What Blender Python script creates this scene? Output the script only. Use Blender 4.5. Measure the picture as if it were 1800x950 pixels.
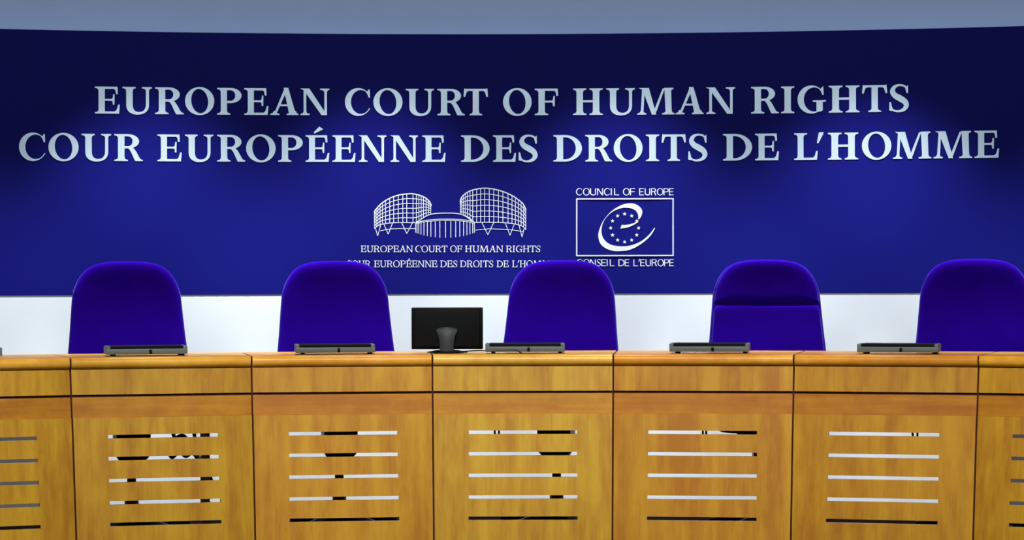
import bpy, bmesh, math, random
from math import sin, cos, tan, atan2, pi, sqrt, radians
from mathutils import Vector, Matrix, geometry

for o in list(bpy.data.objects):
    bpy.data.objects.remove(o)
random.seed(7)
SC = bpy.context.scene
COL = SC.collection

# ------------------------------------------------------------------ camera
F = 4500.0                      # focal length in pixels of the 1800 px wide frame
CAMZ = 1.30
HORIZON = 480.0
ROLL = 0.0028
cam = bpy.data.cameras.new('camera')
cam.sensor_width = 36.0
cam.lens = F / 1800 * 36
cam.shift_y = (HORIZON - 475) / 1800
cam.clip_end = 100
camo = bpy.data.objects.new('camera', cam)
COL.objects.link(camo)
_c, _s = cos(ROLL), sin(ROLL)
camo.matrix_world = Matrix(((_c, _s, 0, 0), (0, 0, -1, 0), (-_s, _c, 0, CAMZ), (0, 0, 0, 1)))
SC.camera = camo

# ------------------------------------------------------------------ colour management, world, lights
vs = SC.view_settings
vs.view_transform = 'Standard'
vs.look = 'None'
vs.exposure = 0.0
vs.gamma = 1.0
vs.use_curve_mapping = False
SC.cycles.max_bounces = 8
SC.cycles.use_denoising = True

world = bpy.data.worlds.new('ambience_plus_glow')
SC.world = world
world.use_nodes = True
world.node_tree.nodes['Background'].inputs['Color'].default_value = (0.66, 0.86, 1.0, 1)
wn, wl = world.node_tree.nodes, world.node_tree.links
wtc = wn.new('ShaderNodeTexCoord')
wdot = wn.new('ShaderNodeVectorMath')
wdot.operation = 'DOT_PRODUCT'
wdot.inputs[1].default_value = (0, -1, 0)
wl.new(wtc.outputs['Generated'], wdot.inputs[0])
wmap = wn.new('ShaderNodeMapRange')          # added glow from behind the camera, lifts the metal letters
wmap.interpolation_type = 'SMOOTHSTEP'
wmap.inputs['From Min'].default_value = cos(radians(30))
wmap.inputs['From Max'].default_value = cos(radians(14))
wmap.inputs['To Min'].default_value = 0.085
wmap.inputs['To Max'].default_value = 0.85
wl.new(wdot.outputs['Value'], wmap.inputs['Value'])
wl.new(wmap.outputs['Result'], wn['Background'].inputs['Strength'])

DW, RW = 13.98, 9.9             # distance of the backdrop face and its radius
DD, RD = 11.84, 6.7             # distance of the bench front and its radius
CW = Vector((0, DW - RW, 0))
CD = Vector((0, DD - RD, 0))


STRIP_FILL_W = 5.0


def spot(loc, target, power, angle, blend, colour, size=0.06):
    l = bpy.data.lights.new('spot_lamp', 'SPOT')
    l.energy = power
    l.spot_size = radians(angle)
    l.spot_blend = blend
    l.color = colour
    l.shadow_soft_size = size
    o = bpy.data.objects.new('spot_lamp', l)
    COL.objects.link(o)
    o.location = loc
    o.rotation_euler = (Vector(target) - Vector(loc)).to_track_quat('-Z', 'Y').to_euler()
    return o


def area(loc, target, power, sx, sy, colour, spread=180):
    l = bpy.data.lights.new('fill_area_light', 'AREA')
    l.shape = 'RECTANGLE'
    l.size, l.size_y = sx, sy
    l.energy = power
    l.color = colour
    l.spread = radians(spread)
    o = bpy.data.objects.new('fill_area_light', l)
    COL.objects.link(o)
    o.location = loc
    o.rotation_euler = (Vector(target) - Vector(loc)).to_track_quat('-Z', 'Y').to_euler()
    return o


# wall washers in the ceiling in front of the backdrop
for px, pw in ((-190, 0.6), (270, 1.0), (660, 1.0), (1090, 1.0), (1520, 1.05), (1990, 0.75)):  # outermost two are added, to brighten the ends of the wall
    a = (px - 900) / F * (DW / RW)
    p = CW + Vector((sin(a), cos(a), 0)) * (RW - 0.80)
    q = CW + Vector((sin(a), cos(a), 0)) * (RW - 0.64)
    spot((p.x, p.y, 3.30), (q.x, q.y, 0.0), 410 * pw, 73, 0.8, (0.90, 0.96, 1.0), 0.05)
# added unseen narrow spots that brighten the foot of the white wall
for k in range(12):
    a = (-5.5 + k) * 0.56 / RW
    p = CW + Vector((sin(a), cos(a), 0)) * (RW - 0.80)
    q = CW + Vector((sin(a), cos(a), 0)) * RW
    spot((p.x, p.y, 3.30), (q.x, q.y, -0.15), 330, 14, 1.0, (0.90, 0.96, 1.0), 0.05)
# added hidden light strips behind the blue panel, brightening the wall above it
UPPER_SETBACK = 0.20  # upper wall set back to make room for the added strips
for k in range(9):
    a = (-4 + k) * 1.05 / RW
    p = CW + Vector((sin(a), cos(a), 0)) * (RW + 0.11)
    area((p.x, p.y, 1.98), (p.x, p.y, 3.0), STRIP_FILL_W, 1.0, 0.08, (0.86, 0.92, 1.0)).rotation_euler = (pi, 0, -a)
# hall lamps on the public side, aimed at the bench
for x in (-2.7, -1.8, -0.9, 0, 0.9, 1.8, 2.7):
    y = DD - 0.075 * x * x
    spot((x, y - 3.6, 4.4), (x, y, 0.42), 620, 26, 0.8, (1.0, 0.93, 0.80), 0.12)
# added soft front fill from above the hall, source unseen
area((0, 5.0, 5.2), (0, 12.0, 0.6), 80, 5.0, 2.0, (0.92, 0.96, 1.0))


# ------------------------------------------------------------------ helpers
def ray(px, py):
    dx, dy = (px - 900) / F, -(py - HORIZON) / F
    return Vector((_c * dx + _s * dy, 1.0, -_s * dx + _c * dy))


def on_wall(px, py, off=0.0):
    """point of the backdrop face seen at a pixel -> (arc length, height)"""
    d = ray(px, py)
    a = d.x * d.x + 1
    b = -2 * CW.y
    c = CW.y ** 2 - (RW - off) ** 2
    t = (-b + sqrt(b * b - 4 * a * c)) / (2 * a)
    return RW * atan2(d.x * t, t - CW.y), CAMZ + d.z * t


def wall_pt(u, z, off=0.0):
    a = u / RW
    return Vector((sin(a) * (RW - off), CW.y + cos(a) * (RW - off), z))


def bench_angle(px, r, py=625):
    d = ray(px, py)
    a = d.x * d.x + 1
    b = -2 * CD.y
    c = CD.y ** 2 - r * r
    t = (-b + sqrt(b * b - 4 * a * c)) / (2 * a)
    return atan2(d.x * t, t - CD.y)


def bench_pt(a, r, z=0.0):
    return Vector((sin(a) * r, CD.y + cos(a) * r, z))


def tag(o, label, cat, group=None):
    o['label'] = label
    o['category'] = cat
    if group:
        o['group'] = group
    return o


def empty(name, loc, rz=0.0):
    o = bpy.data.objects.new(name, None)
    o.empty_display_size = 0.05
    COL.objects.link(o)
    o.location = loc
    o.rotation_euler = (0, 0, rz)
    return o


def mesh_obj(name, verts, faces, mat, parent=None, smooth=False, loc=None):
    me = bpy.data.meshes.new(name)
    me.from_pydata([tuple(v) for v in verts], [], faces)
    me.materials.append(mat)
    if smooth:
        me.polygons.foreach_set('use_smooth', [True] * len(me.polygons))
    me.update()
    o = bpy.data.objects.new(name, me)
    COL.objects.link(o)
    if parent:
        o.parent = parent
    if loc is not None:
        o.location = loc
    return o


def bm_obj(name, bm, mat, parent=None, smooth=True, loc=None, angle=40):
    bmesh.ops.recalc_face_normals(bm, faces=bm.faces)
    me = bpy.data.meshes.new(name)
    bm.to_mesh(me)
    bm.free()
    me.materials.append(mat)
    if smooth:
        me.polygons.foreach_set('use_smooth', [True] * len(me.polygons))
        me.set_sharp_from_angle(angle=radians(angle))
    o = bpy.data.objects.new(name, me)
    COL.objects.link(o)
    if parent:
        o.parent = parent
    if loc is not None:
        o.location = loc
    return o


def add_box(bm, x0, x1, y0, y1, z0, z1, bev=0.0, seg=2, mat=None):
    b = bmesh.new()
    vs_ = [b.verts.new((x, y, z)) for x in (x0, x1) for y in (y0, y1) for z in (z0, z1)]
    for f in ((0, 1, 3, 2), (4, 6, 7, 5), (0, 4, 5, 1), (2, 3, 7, 6), (0, 2, 6, 4), (1, 5, 7, 3)):
        b.faces.new([vs_[i] for i in f])
    bmesh.ops.recalc_face_normals(b, faces=b.faces)
    if bev:
        bmesh.ops.bevel(b, geom=list(b.edges), offset=bev, segments=seg, profile=0.5, affect='EDGES')
    if mat:
        bmesh.ops.transform(b, matrix=mat, verts=b.verts)
    merge(bm, b)


def merge(bm, b):
    me = bpy.data.meshes.new('tmp')
    b.to_mesh(me)
    b.free()
    bm.from_mesh(me)
    bpy.data.meshes.remove(me)


def add_lathe(bm, prof, seg=24, c=(0, 0)):
    """profile [(r, z)] turned about a vertical axis, closed at both ends"""
    rings = []
    for r, z in prof:
        rings.append([bm.verts.new((c[0] + r * cos(2 * pi * i / seg), c[1] + r * sin(2 * pi * i / seg), z)) for i in range(seg)])
    for a, b in zip(rings, rings[1:]):
        for i in range(seg):
            j = (i + 1) % seg
            bm.faces.new((a[i], a[j], b[j], b[i]))
    bm.faces.new(rings[0][::-1])
    bm.faces.new(rings[-1])


def add_tube(bm, pts, r, seg=8):
    pts = [Vector(p) for p in pts]
    rings = []
    n = len(pts)
    up = Vector((0, 0, 1))
    for i, p in enumerate(pts):
        t = (pts[min(i + 1, n - 1)] - pts[max(i - 1, 0)]).normalized()
        a = t.cross(up)
        if a.length < 1e-3:
            a = t.cross(Vector((0, 1, 0)))
        a.normalize()
        b = a.cross(t)
        rr = r[i] if isinstance(r, (list, tuple)) else r
        rings.append([bm.verts.new(p + a * rr * cos(2 * pi * k / seg) + b * rr * sin(2 * pi * k / seg)) for k in range(seg)])
    for u, v in zip(rings, rings[1:]):
        # keep the rings in step
        off = min(range(seg), key=lambda s: sum((u[k].co - v[(k + s) % seg].co).length for k in range(seg)))
        for k in range(seg):
            j = (k + 1) % seg
            bm.faces.new((u[k], u[j], v[(j + off) % seg], v[(k + off) % seg]))
        if off:
            v[:] = v[off:] + v[:off]
    bm.faces.new(rings[0][::-1])
    bm.faces.new(rings[-1])


def smooth_path(pts, n=8, closed=False):
    pts = [Vector(p) for p in pts]
    out = []
    m = len(pts)
    rng = m if closed else m - 1
    for i in range(rng):
        if closed:
            p0, p1, p2, p3 = pts[i - 1], pts[i], pts[(i + 1) % m], pts[(i + 2) % m]
        else:
            p0, p1, p2, p3 = pts[max(i - 1, 0)], pts[i], pts[i + 1], pts[min(i + 2, m - 1)]
        for k in range(n):
            t = k / n
            out.append(0.5 * ((2 * p1) + (p2 - p0) * t + (2 * p0 - 5 * p1 + 4 * p2 - p3) * t * t + (3 * p1 - p0 - 3 * p2 + p3) * t ** 3))
    if not closed:
        out.append(pts[-1])
    return out


# ------------------------------------------------------------------ materials
def new_mat(name):
    m = bpy.data.materials.new(name)
    m.use_nodes = True
    return m, m.node_tree, m.node_tree.nodes['Principled BSDF']


def plain(name, col, rough=0.5, metal=0.0, noise=0.06, scale=40, spec=0.5, bump=0.0):
    m, nt, b = new_mat(name)
    tc = nt.nodes.new('ShaderNodeTexCoord')
    nz = nt.nodes.new('ShaderNodeTexNoise')
    nz.inputs['Scale'].default_value = scale
    nz.inputs['Detail'].default_value = 3
    nt.links.new(tc.outputs['Object'], nz.inputs['Vector'])
    rp = nt.nodes.new('ShaderNodeValToRGB')
    rp.color_ramp.elements[0].position = 0.3
    rp.color_ramp.elements[1].position = 0.7
    rp.color_ramp.elements[0].color = tuple(c * (1 - noise) for c in col) + (1,)
    rp.color_ramp.elements[1].color = tuple(min(1, c * (1 + noise)) for c in col) + (1,)
    nt.links.new(nz.outputs['Fac'], rp.inputs['Fac'])
    nt.links.new(rp.outputs['Color'], b.inputs['Base Color'])
    b.inputs['Roughness'].default_value = rough
    b.inputs['Metallic'].default_value = metal
    b.inputs['Specular IOR Level'].default_value = spec
    if bump:
        bp = nt.nodes.new('ShaderNodeBump')
        bp.inputs['Strength'].default_value = bump
        bp.inputs['Distance'].default_value = 0.002
        nt.links.new(nz.outputs['Fac'], bp.inputs['Height'])
        nt.links.new(bp.outputs['Normal'], b.inputs['Normal'])
    return m


def wood(name, light, dark, horizontal=False, seed=0.0, rough=0.38):
    m, nt, b = new_mat(name)
    N, L = nt.nodes, nt.links
    tc = N.new('ShaderNodeTexCoord')

    def noise(scale, sc, detail=4, rgh=0.55):
        mp = N.new('ShaderNodeMapping')
        mp.inputs['Scale'].default_value = sc
        mp.inputs['Location'].default_value = (seed, seed * 0.37, seed * 0.71)
        L.new(tc.outputs['Object'], mp.inputs['Vector'])
        nz = N.new('ShaderNodeTexNoise')
        nz.inputs['Scale'].default_value = scale
        nz.inputs['Detail'].default_value = detail
        nz.inputs['Roughness'].default_value = rgh
        L.new(mp.outputs['Vector'], nz.inputs['Vector'])
        return nz.outputs['Fac']
    if horizontal:
        broad, fine, fig = noise(1, (1.2, 3, 22)), noise(1, (5, 10, 260)), noise(1, (14, 6, 14))
    else:
        broad, fine, fig = noise(1, (13, 4, 0.9)), noise(1, (190, 10, 4)), noise(1, (24, 6, 7), 5, 0.65)

    def mathn(op, a, bv):
        n = N.new('ShaderNodeMath')
        n.operation = op
        for i, v in enumerate((a, bv)):
            if isinstance(v, (int, float)):
                n.inputs[i].default_value = v
            else:
                L.new(v, n.inputs[i])
        return n.outputs[0]
    f = mathn('ADD', mathn('MULTIPLY', broad, 0.55), mathn('ADD', mathn('MULTIPLY', fine, 0.15), mathn('MULTIPLY', fig, 0.30)))
    rp = N.new('ShaderNodeValToRGB')
    e = rp.color_ramp.elements
    e[0].position, e[1].position = 0.40, 0.59
    e[0].color, e[1].color = (dark[0] * 1.03, dark[1] * 0.92, dark[2], 1), light + (1,)
    L.new(f, rp.inputs['Fac'])
    L.new(rp.outputs['Color'], b.inputs['Base Color'])
    b.inputs['Roughness'].default_value = rough
    b.inputs['Specular IOR Level'].default_value = 0.20
    return m


M_WHITE = plain('white_wall_paint', (0.86, 0.88, 0.90), 0.6, noise=0.01, scale=6)
M_BULK = plain('pale_blue_wall', (0.46, 0.57, 0.78), 0.7, noise=0.01, scale=5)  # pale blue tone for the wall above the blue panel
M_BLUE = plain('royal_blue_panel', (0.0080, 0.0088, 0.176), 0.5, noise=0.02, scale=3, spec=0.06)
M_LETTER = plain('brushed_pale_metal', (0.80, 0.90, 0.98), 0.30, metal=0.45, noise=0.02, scale=90)
M_PRINT = plain('white_print', (0.86, 0.88, 0.92), 0.5, noise=0.01)
M_CARPET = plain('dark_carpet', (0.0045, 0.0035, 0.003), 0.95, noise=0.3, scale=300, spec=0.0, bump=0.4)
M_BLACK = plain('black_plastic', (0.0022, 0.0030, 0.0040), 0.55, noise=0.1, scale=200, spec=0.12)
M_BLACKM = plain('black_metal', (0.006, 0.005, 0.005), 0.5, noise=0.1, scale=60, spec=0.3)
M_NECK = plain('graphite_plastic', (0.016, 0.024, 0.032), 0.6, noise=0.05, scale=80)
M_GLASS = plain('dark_screen_glass', (0.004, 0.004, 0.005), 0.08, noise=0.02)
M_GREY = plain('grey_plastic', (0.090, 0.115, 0.120), 0.5, noise=0.04, scale=120)
M_GREYB = plain('grey_board', (0.30, 0.27, 0.26), 0.6, noise=0.04, scale=30)
M_GREYL = plain('grey_cabinet_paint', (0.20, 0.185, 0.18), 0.6, noise=0.03, scale=20)
M_GAP = plain('dark_joint_strip', (0.045, 0.012, 0.004), 0.8, noise=0.1, scale=50, spec=0.1)
M_CHROME = plain('bright_metal', (0.55, 0.55, 0.56), 0.25, metal=1.0, noise=0.03)
M_CABLE = plain('black_cable_rubber', (0.008, 0.008, 0.008), 0.5, noise=0.05)

m, nt, b = new_mat('blue_velour')
tc = nt.nodes.new('ShaderNodeTexCoord')
nz = nt.nodes.new('ShaderNodeTexNoise')
nz.inputs['Scale'].default_value = 260
nz.inputs['Detail'].default_value = 3
nt.links.new(tc.outputs['Object'], nz.inputs['Vector'])
nz2 = nt.nodes.new('ShaderNodeTexNoise')
nz2.inputs['Scale'].default_value = 7
nt.links.new(tc.outputs['Object'], nz2.inputs['Vector'])
rp = nt.nodes.new('ShaderNodeValToRGB')
rp.color_ramp.elements[0].position = 0.3
rp.color_ramp.elements[1].position = 0.7
rp.color_ramp.elements[0].color = (0.018, 0.0004, 0.235, 1)
rp.color_ramp.elements[1].color = (0.022, 0.0006, 0.275, 1)
nt.links.new(nz2.outputs['Fac'], rp.inputs['Fac'])
nt.links.new(rp.outputs['Color'], b.inputs['Base Color'])
bp = nt.nodes.new('ShaderNodeBump')
bp.inputs['Strength'].default_value = 0.15
bp.inputs['Distance'].default_value = 0.001
nt.links.new(nz.outputs['Fac'], bp.inputs['Height'])
nt.links.new(bp.outputs['Normal'], b.inputs['Normal'])
b.inputs['Roughness'].default_value = 0.9
b.inputs['Specular IOR Level'].default_value = 0.0
b.inputs['Sheen Weight'].default_value = 0.45
b.inputs['Sheen Roughness'].default_value = 0.35
b.inputs['Sheen Tint'].default_value = (0.32, 0.30, 1.0, 1)
M_FABRIC = m

# ------------------------------------------------------------------ setting
def arc_slab(name, mat, u0, u1, z0, z1, off_f, off_b, n=96, kind='structure'):
    verts, faces = [], []
    for i in range(n + 1):
        u = u0 + (u1 - u0) * i / n
        verts += [wall_pt(u, z0, off_f), wall_pt(u, z1, off_f), wall_pt(u, z1, off_b), wall_pt(u, z0, off_b)]
    for i in range(n):
        a, c = 4 * i, 4 * i + 4
        for k in range(4):
            j = (k + 1) % 4
            faces.append((a + k, a + j, c + j, c + k))
    faces += [(3, 2, 1, 0), (4 * n, 4 * n + 1, 4 * n + 2, 4 * n + 3)]
    o = mesh_obj(name, verts, faces, mat)
    bm = bmesh.new()
    bm.from_mesh(o.data)
    bmesh.ops.recalc_face_normals(bm, faces=bm.faces)
    bm.to_mesh(o.data)
    bm.free()
    o.data.polygons.foreach_set('use_smooth', [True] * len(o.data.polygons))
    o.data.set_sharp_from_angle(angle=radians(30))
    if kind:
        o['kind'] = kind
    return o


Z_PT = on_wall(900, 60)[1]
Z_PB = on_wall(900, 516.5)[1]
arc_slab('wall_back', M_WHITE, -5.2, 5.2, 0.0, Z_PB, -0.004, -0.16)
arc_slab('wall_top', M_BULK, -5.2, 5.2, Z_PB + 0.001, 3.6, -UPPER_SETBACK, -UPPER_SETBACK - 0.1)
o = arc_slab('backdrop_panel', M_BLUE, -5.2, 5.2, Z_PB, Z_PT, 0.0, -0.0195, kind=None)
tag(o, 'wide curved royal blue backdrop panel on the white back wall', 'wall panel')
fv = [(-6.5, 2.0, 0), (6.5, 2.0, 0), (6.5, 15.0, 0), (-6.5, 15.0, 0), (-6.5, 2.0, -0.1), (6.5, 2.0, -0.1), (6.5, 15.0, -0.1), (-6.5, 15.0, -0.1)]
o = mesh_obj('floor', fv, [(0, 1, 2, 3), (7, 6, 5, 4), (0, 4, 5, 1), (1, 5, 6, 2), (2, 6, 7, 3), (3, 7, 4, 0)], M_CARPET)
o['kind'] = 'structure'

# low grey cabinets against the back wall, seen through the slots at both photo edges
for ua, lab in ((-3.02, 'low grey cabinet seen through the slots at the left photo edge'), (3.04, 'low grey cabinet seen through the slots at the right photo edge')):
    root = empty('low_cabinet', wall_pt(ua, 0, 0.25), -ua / RW)
    tag(root, lab, 'cabinet', 'low cabinets along the back wall')
    bm = bmesh.new()
    add_box(bm, -0.55, 0.55, -0.18, 0.19, 0.05, 0.50, 0.003, 1)
    bm_obj('body', bm, M_GREYL, root)
    bm = bmesh.new()
    add_box(bm, -0.56, 0.56, -0.20, 0.19, 0.50, 0.52, 0.003, 1)
    bm_obj('top_board', bm, M_GREYL, root)
    bm = bmesh.new()
    add_box(bm, -0.53, 0.53, -0.15, 0.17, 0.0, 0.05)
    bm_obj('plinth', bm, M_BLACKM, root)
    for sg in (-1, 1):
        bm = bmesh.new()
        add_box(bm, min(sg * 0.002, sg * 0.548), max(sg * 0.002, sg * 0.548), -0.197, -0.1802, 0.055, 0.497, 0.002, 1)
        bm_obj('door', bm, M_GREYL, root)

# ------------------------------------------------------------------ judges' bench
Z_TOP = 0.922
LEAN = -tan(radians(13.5))
seam_px = [123.5, 442.0, 760.0, 1078.0, 1395.5, 1720.0]
seam_a = [bench_angle(p, RD) for p in seam_px]
step = (seam_a[-1] - seam_a[0]) / 5
seam_a = [seam_a[0] - step] + seam_a + [seam_a[-1] + step]

TONES = [((0.56, 0.33, 0.060), (0.36, 0.18, 0.022)),
         ((0.55, 0.32, 0.055), (0.37, 0.185, 0.020)),
         ((0.60, 0.33, 0.062), (0.43, 0.20, 0.024)),
         ((0.62, 0.385, 0.085), (0.44, 0.23, 0.032)),
         ((0.58, 0.31, 0.055), (0.41, 0.18, 0.020)),
         ((0.55, 0.295, 0.050), (0.37, 0.165, 0.018)),
         ((0.55, 0.31, 0.045), (0.36, 0.17, 0.016))]
UNIT_LABELS = ['wooden bench unit cut off by the left edge of the photo, grey behind its slots',
               'wooden bench unit below the leftmost blue chair, dark shapes behind its slots',
               'wooden bench unit left of the black monitor, below the second blue chair',
               'pale yellow wooden bench unit starting under the monitor, below the middle chair',
               'orange wooden bench unit right of the middle chair, mostly white behind its slots',
               'wooden bench unit below the gap between the creased chair and the rightmost chair',
               'wooden bench unit cut off by the right edge of the photo']


def unit_frame(i):
    a0, a1 = seam_a[i], seam_a[i + 1]
    p0, p1 = bench_pt(a0, RD), bench_pt(a1, RD)
    return (p0 + p1) / 2, -(a0 + a1) / 2, (p1 - p0).length / 2, tan((a1 - a0) / 2)


def build_unit(i):
    mid, rz, hw, ta = unit_frame(i)
    root = empty('bench_unit', mid, rz)
    tag(root, UNIT_LABELS[i], 'bench', "units of the curved judges' bench")
    lt, dk = [(c[0] * 0.80, c[1] * 0.77, c[2] * 0.20) for c in TONES[i]]
    mv = wood('wood_upright_grain', lt, dk, False, i * 3.1 + 0.4)
    mh = wood('wood_level_grain', (lt[0] * 0.90, lt[1] * 0.70, lt[2] * 0.5), (dk[0] * 0.95, dk[1] * 0.80, dk[2] * 0.6), True, i * 2.3 + 1.7)
    ml = wood('wood_edge_grain', (lt[0] * 1.5, lt[1] * 1.45, lt[2] * 4.0), (dk[0] * 1.7, dk[1] * 1.65, dk[2] * 4.0), True, i * 4.7 + 0.9, 0.3)
    G = 0.0042

    def P(s, d, z):
        return Vector((s * (hw - G + d * ta), d, z))

    def prism(name, prof, mat, s0=-1, s1=1, cuts=1, smooth=False):
        bm = bmesh.new()
        rings = []
        for k in range(cuts + 1):
            s = s0 + (s1 - s0) * k / cuts
            rings.append([bm.verts.new(P(s, d, z)) for d, z in prof])
        n = len(prof)
        for u, v in zip(rings, rings[1:]):
            for k in range(n):
                j = (k + 1) % n
                bm.faces.new((u[k], u[j], v[j], v[k]))
        bm.faces.new(rings[0][::-1])
        bm.faces.new(rings[-1])
        return bm_obj(name, bm, mat, root, smooth, angle=35)

    def lean(z):
        return (0.88 - z) * LEAN + 0.004

    def z_at(y):
        z = 0.6
        for _ in range(8):
            z = CAMZ - (y - HORIZON) / F * (DD + lean(z))
        return z

    # rounded front edge of the worktop
    r = 0.024
    z0 = 0.869
    prof = [(0.035, Z_TOP), (0.010, Z_TOP)]
    for k in range(1, 10):
        t = k / 10 * pi
        prof.append((0.010 - sin(t) * 0.026, (Z_TOP + z0) / 2 + cos(t) * (Z_TOP - z0) / 2))
    prof += [(0.010, z0), (0.035, z0)]
    prism('edge_lip', prof, ml, smooth=True)
    prism('worktop', [(0.0352, Z_TOP - 0.001), (0.0352, 0.890), (0.62, 0.890), (0.62, Z_TOP - 0.001)], ml)
    # fascia below it
    zt, zb = 0.8690, z_at(687.3)
    zj = z_at(691.8)
    prism('fascia', [(lean(zt), zt), (lean(zb), zb), (lean(zb) + 0.02, zb), (lean(zt) + 0.02, zt)], mv)
    # dark shadow joint, rail with level grain
    prism('joint_strip', [(lean(zb) + 0.010, zb), (lean(zj) + 0.010, zj), (lean(zj) + 0.02, zj), (lean(zb) + 0.02, zb)], M_GAP)
    zt, zb = zj, z_at(726) - 0.002
    prism('rail', [(lean(zt) + 0.003, zt), (lean(zb) + 0.003, zb), (lean(zb) + 0.022, zb), (lean(zt) + 0.022, zt)], mh)
    # slotted lower panel
    zt, zb = zb - 0.0003, 0.03
    rec, th = -0.010, 0.022
    sw = 0.2485
    zc = [z_at(y) for y in (760, 797.8, 835.6, 873.8, 911)]
    hs = 0.0084
    zs = [zt]
    for c in zc:
        zs += [c + hs, c - hs]
    zs.append(zb)
    bm = bmesh.new()

    def X(k, d):
        w = hw - G + d * ta
        return (-w, -sw, sw, w)[k]
    V = {}
    for side in (0, 1):
        for a, z in enumerate(zs):
            for k in range(4):
                d = lean(z) + rec + side * th
                V[side, a, k] = bm.verts.new((X(k, d), d, z))
    nz_ = len(zs) - 1
    hole = {(a, 1) for a in range(1, nz_, 2)}
    for a in range(nz_):
        for k in range(3):
            if (a, k) in hole:
                for (p, q) in (((a, k), (a, k + 1)), ((a, k + 1), (a + 1, k + 1)), ((a + 1, k + 1), (a + 1, k)), ((a + 1, k), (a, k))):
                    bm.faces.new((V[(0,) + p], V[(0,) + q], V[(1,) + q], V[(1,) + p]))
                continue
            for side in (0, 1):
                bm.faces.new((V[side, a, k], V[side, a, k + 1], V[side, a + 1, k + 1], V[side, a + 1, k]))
    for k in range(3):
        bm.faces.new((V[0, 0, k], V[0, 0, k + 1], V[1, 0, k + 1], V[1, 0, k]))
        bm.faces.new((V[0, nz_, k], V[0, nz_, k + 1], V[1, nz_, k + 1], V[1, nz_, k]))
    for a in range(nz_):
        for k in (0, 3):
            bm.faces.new((V[0, a, k], V[0, a + 1, k], V[1, a + 1, k], V[1, a, k]))
    bm_obj('slotted_panel', bm, mv, root, False)
    # dark strip that closes the upright joint to the next unit
    bm = bmesh.new()
    vv = []
    for z in (0.915, 0.87, 0.62, 0.03):
        for d in (0.010, 0.020):
            dd = d + (lean(z) if z < 0.9 else 0) - (0.010 if z < 0.63 else 0)
            for sgn in (-1, 1):
                w = hw + dd * ta
                vv.append(bm.verts.new((w + sgn * (G - 0.0001), dd, z)))
    for a in range(3):
        q = 4 * a
        for (k, j) in ((0, 1), (1, 3), (3, 2), (2, 0)):
            bm.faces.new((vv[q + k], vv[q + j], vv[q + 4 + j], vv[q + 4 + k]))
    bm.faces.new((vv[0], vv[1], vv[3], vv[2]))
    bm.faces.new((vv[12], vv[13], vv[15], vv[14]))
    bm_obj('upright_joint_strip', bm, M_GAP, root, False)
    # plinth and the side boards that carry the top
    prism('plinth', [(lean(0.03) + 0.002, 0.0), (lean(0.03) + 0.03, 0.0), (lean(0.03) + 0.03, 0.0299), (lean(0.03) + 0.002, 0.0299)], M_GAP)
    for sg in (-1, 1):
        prism('side_board', [(lean(0.0) + 0.045, 0.0), (0.56, 0.0), (0.56, 0.889), (0.045, 0.889)], M_GREYB,
              *(sorted((sg * 0.955, sg * 0.998))))
    if i == 1:
        x0, x1 = 0.205, 0.243
        bm = bmesh.new()
        add_box(bm, x0, x1, 0.20, 0.26, 0.0, 0.889, 0.002, 1)
        bm_obj('support_post', bm, M_GREYB, root)
    return root


for i in range(7):
    build_unit(i)

# ------------------------------------------------------------------ letters: outlines on a 280-unit cap height
H = 280.0


def arcpts(cx, cy, rx, ry, a0, a1, n=20, rot=0.0):
    out = []
    for k in range(n + 1):
        a = radians(a0 + (a1 - a0) * k / n)
        x, y = rx * cos(a), ry * sin(a)
        out.append((cx + x * cos(rot) - y * sin(rot), cy + x * sin(rot) + y * cos(rot)))
    return out


def bez(p0, p1, p2, p3, n=10):
    out = []
    for k in range(n + 1):
        t = k / n
        a, b_, c_, d_ = (1 - t) ** 3, 3 * t * (1 - t) ** 2, 3 * t * t * (1 - t), t ** 3
        out.append((a * p0[0] + b_ * p1[0] + c_ * p2[0] + d_ * p3[0], a * p0[1] + b_ * p1[1] + c_ * p2[1] + d_ * p3[1]))
    return out


def brush(pts, widths, n=8):
    """stroke of changing width along a smooth centre line"""
    c3 = smooth_path([(p[0], p[1], w) for p, w in zip(pts, widths)], n)
    L_, R_ = [], []
    for k, p in enumerate(c3):
        t = c3[min(k + 1, len(c3) - 1)] - c3[max(k - 1, 0)]
        l = sqrt(t.x * t.x + t.y * t.y) or 1
        nx, ny = -t.y / l, t.x / l
        L_.append((p.x + nx * p.z / 2, p.y + ny * p.z / 2))
        R_.append((p.x - nx * p.z / 2, p.y - ny * p.z / 2))
    return L_ + R_[::-1]


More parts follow.
